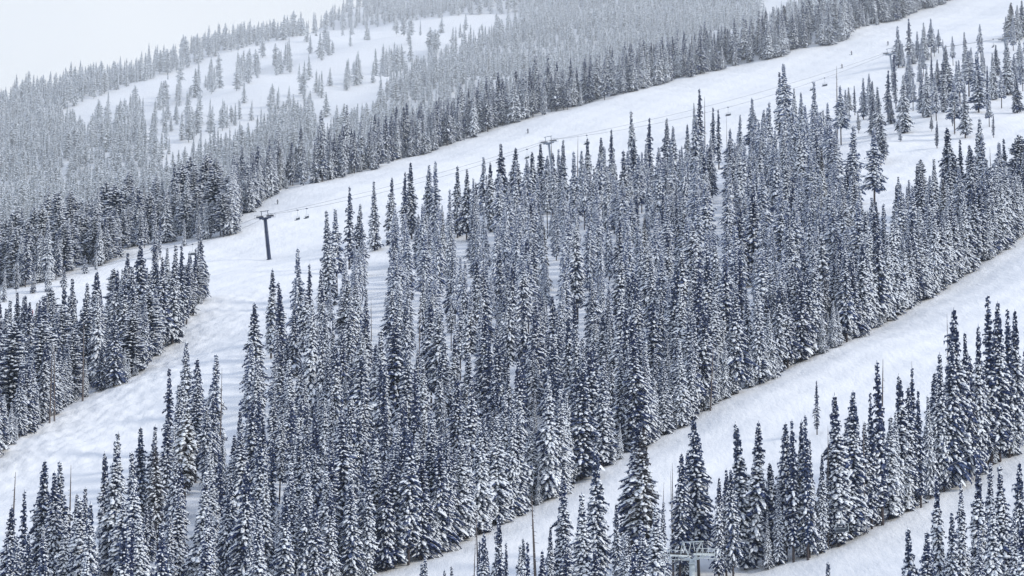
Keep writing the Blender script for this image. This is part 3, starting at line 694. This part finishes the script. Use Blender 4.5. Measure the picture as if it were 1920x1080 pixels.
def lift_line(specs, ropelabel, met_arm, builder):
    """specs: (x, ytop, H, visible, label, metal)"""
    P = [spot_below(q[0], q[1], q[2]) for q in specs]
    tops = []
    for i, (q, p) in enumerate(zip(specs, P)):
        d = P[min(i + 1, len(P) - 1)] - P[max(i - 1, 0)]
        rz = math.atan2(-d[0], d[1]); tilt = math.atan2(d[2], math.hypot(d[0], d[1])) * .55
        if q[3]: builder(p, rz, q[2], tilt, q[4], q[5])
        tops.append(rope_points(p, rz, q[2], tilt, met_arm))
    strands = []; mb = MB()
    for sidx in (0, 1):
        pts = []
        for i in range(len(tops) - 1):
            a, b = tops[i][sidx], tops[i + 1][sidx]; L = np.linalg.norm(b - a)
            for k in range(16):
                t = k / 16; pts.append(a * (1 - t) + b * t - np.array([0, 0, 4 * L * (.012, .022)[sidx] * t * (1 - t)]))
        pts.append(tops[-1][sidx]); strands.append(pts); mb.tube(pts, .035, 5)
    tag(link('haul_rope', mb.mesh('haul_rope', [M_ROPE])), ropelabel, 'cable')
    return strands
def chair_mesh():
    g = MB(); g.box((0, 0, -.02), (.2, .55, .26))
    h = MB(); h.tube([(0, 0, -.1), (0, .02, -1.4), (0, .1, -1.75)], .045, 6); h.tube([(-.95, .1, -1.8), (.95, .1, -1.8)], .04, 6)
    for sx in (-1, 1): h.tube([(sx * .95, .1, -1.8), (sx * .98, .18, -2.3), (sx * .98, .12, -2.75), (sx * .98, -.45, -2.82)], .04, 6)
    s_ = MB(); s_.box((0, -.15, -2.78), (1.9, .55, .13)); s_.box((0, -.42, -2.81), (1.8, .08, .1))
    b = MB(); b.box((0, .16, -2.42), (1.9, .1, .5))
    r = MB(); r.tube([(-.9, .1, -1.95), (-.9, -.5, -2.45), (.9, -.5, -2.45), (.9, .1, -1.95)], .025, 5)
    return [('grip', g.mesh('grip', [M_STEEL], False)), ('hanger', h.mesh('hanger', [M_GREY])), ('seat', s_.mesh('seat', [M_SEAT], False)), ('backrest', b.mesh('backrest', [M_SEAT], False)), ('safety_bar', r.mesh('safety_bar', [M_GREY]))]
CHAIR = chair_mesh()
def chair(strand, px, label, group='empty chairs hanging on the lift cables'):
    q = np.array(strand); xs, ys, ds = proj(q); i = int(np.argmin(np.abs(xs - px)))
    j = i + 1 if (xs[i] < px) == (xs[min(i + 1, len(xs) - 1)] > xs[i]) else i - 1
    j = min(max(j, 0), len(xs) - 1); t = (px - xs[i]) / (xs[j] - xs[i]) if j != i else 0
    p = q[i] * (1 - t) + q[j] * t; d = q[j] - q[i]
    if d[1] < 0: d = -d
    e = empty('lift_chair', p, math.atan2(-d[0], d[1]) ); tag(e, label, 'chairlift chair', group)
    for n, me in CHAIR: link(n, me, e)
L1 = lift_line([(-60, 560, 11, False, '', None), (296, 474, 11, False, '', None), (505, 409, 11.6, True, 'dark blue tower with tall bare post on the open run', M_STEEL), (1038, 268, 12, True, 'tower whose crossarm shows among spruce tops at upper centre', M_STEEL_HAZED),
    (1677, 101, 12, True, 'grey tower beside the clump of spruces near the top of the run', M_STEEL_HAZED), (1893, 73, 12, True, 'tower half hidden behind trees in the upper right corner', M_STEEL_HAZED), (2120, 15, 12, False, '', None)],
    'long lift cable loop crossing the main run on dark towers', 1.9, lift_tower)
near_strand, far_strand = (L1[1], L1[0]) if proj(L1[1][40])[1] > proj(L1[0][40])[1] else (L1[0], L1[1])
chair(near_strand, 558, 'paler of the two chairs right of the dark tower, nearer to it')
chair(near_strand, 575, 'darker of the two chairs right of the dark tower, farther from it')
chair(near_strand, 361, 'chair over the spruce tips of the left wooded island')
chair(near_strand, 988, 'chair above spruce tops left of the upper centre tower')
chair(near_strand, 1100, 'chair just right of the upper centre tower among the spruce tips')
chair(near_strand, 1365, 'chair above the thin bare snags at the top of the middle forest')
chair(near_strand, 1523, 'chair half hidden by a pale spruce tip at upper right')
chair(near_strand, 1546, 'dark seated chair left of the tall thin snag')
chair(near_strand, 1862, 'pale chair alone on the cable near the upper right corner')

def lattice_tower(p, rz, H, tilt, label, met, arm=1.9):
    e = empty('lift_tower', p, rz); tag(e, label, 'lift tower', 'towers of the chairlifts')
    a = MB(); a.tube([(0, 0, -1.5), (0, 0, 0), (0, 0, H)], [.42, .4, .33], 16); a.tube([(0, 0, H - .5), (0, 0, H - .35)], .45, 16); link('pole', a.mesh('pole', [met]), e)
    a = MB(); a.tube([(-arm - .2, 0, H + .45), (-arm * .5, 0, H + .12), (0, 0, H), (arm * .5, 0, H + .12), (arm + .2, 0, H + .45)], .13, 8); link('crossarm', a.mesh('crossarm', [met]), e)
    for sx in (-1, 1):
        a = MB(); x = sx * arm
        a.box((x, 0, H + .55), (.18, 3.6, .2)); s = link('sheave_assembly', a.mesh('sheave_assembly', [met], False), e)
        w = MB()
        for k in range(7): cyl_x(w, (x, -1.5 + .5 * k, H + .52 + .2), .2, .12)
        link('sheave', w.mesh('sheaves', [M_RUBBER]), s)
        c = MB(); xo = sx * (arm + .75)
        c.box((sx * (arm + .5), 0, H + .1), (.5, 4.2, .06))
        for k in (-2, -1, 0, 1, 2): c.tube([(xo, k, H + .1), (xo, k, H + 1.2)], .035, 5)
        for zz in (.65, 1.2): c.tube([(xo, -2, H + zz), (xo, 2, H + zz)], .035, 5)
        for k in (-2, -1, 0, 1): c.tube([(xo, k, H + .1), (xo, k + 1, H + 1.2)], .022, 4)
        link('catwalk', c.mesh('catwalk', [met]), e)
    a = MB()
    for sx in (-1, 1):
        a.tube([(sx * .25, 0, H), (sx * arm * .8, 0, H + 2.1)], .07, 6); a.tube([(sx * arm * .35, 0, H + .3), (sx * .15, 0, H + 2.1)], .045, 5); a.tube([(sx * arm, 0, H + .5), (sx * arm * .8, 0, H + 2.1)], .05, 5)
    a.tube([(-arm * .95, 0, H + 2.1), (arm * .95, 0, H + 2.1)], .08, 6); link('lifting_frame', a.mesh('lifting_frame', [met]), e)
    a = MB()
    for sx in (-.2, .2): a.tube([(.62, sx, .6), (.56, sx, H - .1)], .025, 4)
    z = .8
    while z < H - .2: a.tube([(.6, -.2, z), (.6, .2, z)], .018, 4); z += .35
    link('ladder', a.mesh('ladder', [met]), e)
L2 = lift_line([(700, 1240, 11, False, '', None), (1299, 1052, 10, True, 'pale grey tower with lattice catwalks at the bottom edge', M_GREY), (1985, 778, 10, False, '', None)],
    'dark lift cable passing through the trees at lower right', 1.9, lattice_tower)
n2 = L2[1] if proj(L2[1][20])[1] > proj(L2[0][20])[1] else L2[0]
chair(n2, 1577, 'blue grey chair hanging among the trees at lower right')
chair(n2, 1246, 'chair low at the bottom edge left of the pale tower')

def trail_post():
    p = ground([386], [558])[0]; e = empty('trail_post', p, .2); tag(e, 'thin post with a flat cross board at the tip of the left island', 'trail sign')
    a = MB(); a.tube([(0, 0, -.5), (0, 0, 2.5)], .07, 6); link('post', a.mesh('post', [M_DEAD]), e)
    a = MB(); a.box((0, 0, 2.45), (.95, .08, .28)); link('board', a.mesh('board', [M_STEEL], False), e)
trail_post()

# ------------------------------------------------------------------ skiers
def clothes(name, jacket, trousers, helmet):
    m, nt, b = mat(name); tc = nt.nodes.new('ShaderNodeTexCoord'); sx = nt.nodes.new('ShaderNodeSeparateXYZ'); nt.links.new(tc.outputs['Object'], sx.inputs[0])
    mr = nt.nodes.new('ShaderNodeMath'); mr.operation = 'DIVIDE'; mr.inputs[1].default_value = 2.; nt.links.new(sx.outputs['Z'], mr.inputs[0])
    r = nt.nodes.new('ShaderNodeValToRGB'); r.color_ramp.interpolation = 'CONSTANT'; nt.links.new(mr.outputs[0], r.inputs['Fac'])
    el = r.color_ramp.elements; el[0].position = 0; el[0].color = (.03, .03, .035, 1); el[1].position = .08; el[1].color = (*trousers, 1)
    for pos, c in ((.44, jacket), (.73, (.55, .36, .28)), (.79, helmet)):
        q = el.new(pos); q.color = (*c, 1)
    nt.links.new(r.outputs['Color'], b.inputs['Base Color']); b.inputs['Roughness'].default_value = .8
    return m
def skier(px, py, face, label, jacket, trousers, helmet=(.03, .03, .04), crouch=.2, board=False):
    p = ground([px], [py])[0]
    n = np.array([-float(height(p[0] + 1, p[1]) - height(p[0] - 1, p[1])) / 2, -float(height(p[0], p[1] + 1) - height(p[0], p[1] - 1)) / 2, 1.]); n /= np.linalg.norm(n)
    c = crouch
    J = dict(pel=(0, -.12 * c, .98 - .25 * c), waist=(0, .02, 1.14 - .24 * c), chest=(0, .18 * c + .02, 1.36 - .24 * c), neck=(0, .30 * c + .02, 1.53 - .26 * c), head=(0, .36 * c + .04, 1.66 - .27 * c), top=(0, .37 * c + .04, 1.79 - .27 * c))
    rad = dict(pel=.17, waist=.15, chest=.18, neck=.075, head=.11, top=.085)
    E = [('pel', 'waist'), ('waist', 'chest'), ('chest', 'neck'), ('neck', 'head'), ('head', 'top')]
    for s_, S in ((-1, 'l'), (1, 'r')):
        J.update({S + 'sh': (s_ * .2, .17 * c, 1.44 - .24 * c), S + 'el': (s_ * .34, .10 + .18 * c, 1.20 - .22 * c), S + 'ha': (s_ * .36, .38 + .15 * c, 1.10 - .2 * c), S + 'hip': (s_ * .11, -.12 * c, .92 - .25 * c),
                  S + 'kn': (s_ * .14, .22 * c + .04, .50 - .08 * c), S + 'an': (s_ * .13, -.04, .12), S + 'to': (s_ * .13, .2, .07)})
        rad.update({S + 'sh': .10, S + 'el': .075, S + 'ha': .06, S + 'hip': .14, S + 'kn': .105, S + 'an': .09, S + 'to': .06})
        E += [('chest', S + 'sh'), (S + 'sh', S + 'el'), (S + 'el', S + 'ha'), ('pel', S + 'hip'), (S + 'hip', S + 'kn'), (S + 'kn', S + 'an'), (S + 'an', S + 'to')]
    keys = list(J); me = bpy.data.meshes.new('person'); me.from_pydata([J[k] for k in keys], [(keys.index(a), keys.index(b)) for a, b in E], [])
    me.materials.append(clothes('clothing', jacket, trousers, helmet))
    o = link('person', me); o.location = p; o.rotation_euler = (0, 0, face); tag(o, label, 'person', 'skiers on the main run')
    sk = o.modifiers.new('skin', 'SKIN'); 
    for i, k in enumerate(keys):
        v = me.skin_vertices[0].data[i]; v.radius = (rad[k], rad[k] * (.8 if k in ('chest', 'waist', 'pel') else 1)); v.use_root = (k == 'pel')
    o.modifiers.new('sub', 'SUBSURF').levels = 1; o.modifiers['sub'].render_levels = 1
    q = n @ np.array([[math.cos(-face), math.sin(-face), 0], [-math.sin(-face), math.cos(-face), 0], [0, 0, 1]]).T
    slope = math.atan2(-q[1], q[2])
    for s_ in ((0,) if board else (-1, 1)):
        a = MB(); w_ = .26 if board else .1; L_ = .78 if board else .88
        a.box((0, 0, 0), (w_, 2 * L_, .025)); a.box((0, L_ + .1, .05), (w_ * .85, .24, .025), Matrix.Rotation(.45, 3, 'X'))
        k = link('snowboard' if board else 'ski', a.mesh('ski', [M_SEAT], False), o, (s_ * .13, .05, .03)); k.rotation_euler = (slope, 0, 0)
    if not board:
        for s_ in (-1, 1):
            a = MB(); a.tube([(s_ * .36, .40 + .15 * c, 1.14 - .2 * c), (s_ * .46, -.2, .15)], .014, 4); link('ski_pole', a.mesh('ski_pole', [M_STEEL]), o)
skier(521, 383, 1.9, 'skier in black near the dark lift tower', (.012, .013, .018), (.015, .016, .02), crouch=.55)
skier(990, 250, 2.4, 'skier in navy alone on the run at upper centre', (.02, .025, .07), (.03, .03, .05))
skier(1597, 103, 2.0, 'leaning skier in dark grey right of the tree clump at upper right', (.05, .055, .08), (.03, .03, .04), crouch=.4)
skier(1665, 85, 2.6, 'slim standing skier left of the spruce clump near the top tower', (.08, .09, .12), (.05, .05, .07), crouch=.1)
skier(1579, 128, 2.2, 'skier beside the tall thin snag just above the cable', (.07, .075, .10), (.05, .05, .06), board=True)
skier(61, 592, 2.2, 'person in bright red on the run behind the left island', (.75, .04, .03), (.60, .05, .04), crouch=.3)

# ------------------------------------------------------------------ world, sun, camera
SUN_AZ, SUN_EL = math.radians(112), math.radians(30)     # azimuth measured from +Y (into the picture) towards +X
w = bpy.data.worlds.new('World'); scene.world = w; w.use_nodes = True
nt = w.node_tree; bg = nt.nodes['Background']
sky = nt.nodes.new('ShaderNodeTexSky'); sky.sky_type = 'NISHITA'; sky.sun_disc = False; sky.sun_elevation = SUN_EL; sky.sun_rotation = SUN_AZ
sky.air_density = 1.; sky.dust_density = 2.; sky.altitude = 3000
tc = nt.nodes.new('ShaderNodeTexCoord'); nz = nt.nodes.new('ShaderNodeTexNoise'); nz.inputs['Scale'].default_value = 9.; nz.inputs['Detail'].default_value = 5
nt.links.new(tc.outputs['Generated'], nz.inputs['Vector'])
rp = nt.nodes.new('ShaderNodeValToRGB'); rp.color_ramp.elements[0].position = .3; rp.color_ramp.elements[1].position = .7
rp.color_ramp.elements[0].color = (7.6, 7.9, 8.15, 1); rp.color_ramp.elements[1].color = (8.6, 8.75, 8.8, 1)
nt.links.new(nz.outputs['Fac'], rp.inputs['Fac'])
mx = nt.nodes.new('ShaderNodeMix'); mx.data_type = 'RGBA'; mx.inputs['Factor'].default_value = .93
# thin overhead cloud lets blue through; towards the horizon the cloud is white
sp = nt.nodes.new('ShaderNodeSeparateXYZ'); nt.links.new(tc.outputs['Generated'], sp.inputs[0])
er = nt.nodes.new('ShaderNodeMapRange'); er.inputs['From Min'].default_value = .25; er.inputs['From Max'].default_value = .75; er.interpolation_type = 'SMOOTHSTEP'; nt.links.new(sp.outputs['Z'], er.inputs['Value'])
ov = nt.nodes.new('ShaderNodeMix'); ov.data_type = 'RGBA'; ov.inputs['B'].default_value = (5.7, 6.8, 9.3, 1)
nt.links.new(er.outputs['Result'], ov.inputs['Factor']); nt.links.new(rp.outputs['Color'], ov.inputs['A'])
nt.links.new(sky.outputs['Color'], mx.inputs['A']); nt.links.new(ov.outputs['Result'], mx.inputs['B']); nt.links.new(mx.outputs['Result'], bg.inputs['Color'])
bg.inputs['Strength'].default_value = .057
sd = bpy.data.lights.new('sun', 'SUN'); sd.energy = 1.25; sd.angle = math.radians(10); sd.color = (1., .945, .85)
so = bpy.data.objects.new('sun', sd); COL.objects.link(so)
sv = Vector((math.sin(SUN_AZ) * math.cos(SUN_EL), math.cos(SUN_AZ) * math.cos(SUN_EL), math.sin(SUN_EL)))
so.rotation_euler = (sv).to_track_quat('Z', 'Y').to_euler()
cd = bpy.data.cameras.new('camera'); cd.sensor_width = 36; cd.lens = 36 * F / 1920; cd.clip_end = 20000; cd.clip_start = 1
co = bpy.data.objects.new('camera', cd); COL.objects.link(co); co.location = (0, 0, 0); co.rotation_euler = (math.pi / 2 + PITCH, 0, 0); scene.camera = co

# haze
HAZE = True
if HAZE:
    hb = MB(); hb.box((0, 2180, 350), (5600, 4800, 1900)); hm = bpy.data.materials.new('haze_air'); hm.use_nodes = True
    n = hm.node_tree.nodes; n.remove(n['Principled BSDF']); pv = n.new('ShaderNodeVolumePrincipled'); pv.inputs['Color'].default_value = (.76, .88, 1., 1); pv.inputs['Density'].default_value = .00004; pv.inputs['Anisotropy'].default_value = .0
    hm.node_tree.links.new(pv.outputs[0], n['Material Output'].inputs['Volume'])
    tag(link('haze', hb.mesh('haze', [hm], False)), 'thin pale mountain haze', None, None, 'stuff')
def mist():
    bm = MB(); nu, nv = 24, 12; V = []; fs = []
    for j in range(nv + 1):
        for i in range(nu):
            th = math.pi * j / nv; a = 2 * math.pi * i / nu
            V.append((80 + 1700 * math.sin(th) * math.cos(a), 1640 + 850 * math.sin(th) * math.sin(a), 430 + 640 * math.cos(th)))
    for j in range(nv):
        for i in range(nu): fs.append((j * nu + i, (j + 1) * nu + i, (j + 1) * nu + (i + 1) % nu, j * nu + (i + 1) % nu))
    bm.add(V, fs)
    m = bpy.data.materials.new('mist_air'); m.use_nodes = True; n = m.node_tree.nodes; n.remove(n['Principled BSDF'])
    pv = n.new('ShaderNodeVolumePrincipled'); pv.inputs['Color'].default_value = (.98, .985, .985, 1); pv.inputs['Density'].default_value = .00026
    m.node_tree.links.new(pv.outputs[0], n['Material Output'].inputs['Volume'])
    tag(link('mist', bm.mesh('mist', [m])), 'pale snow mist hanging over the far mountainside', None, None, 'stuff')
mist()
scene.view_settings.view_transform = 'Standard'; scene.view_settings.look = 'None'; scene.view_settings.exposure = 1.04; scene.view_settings.gamma = 1
scene.cycles.use_denoising = True
scene.cycles.max_bounces = 8; scene.cycles.diffuse_bounces = 5; scene.cycles.volume_bounces = 2; scene.cycles.glossy_bounces = 1
scene.cycles.use_adaptive_sampling = True
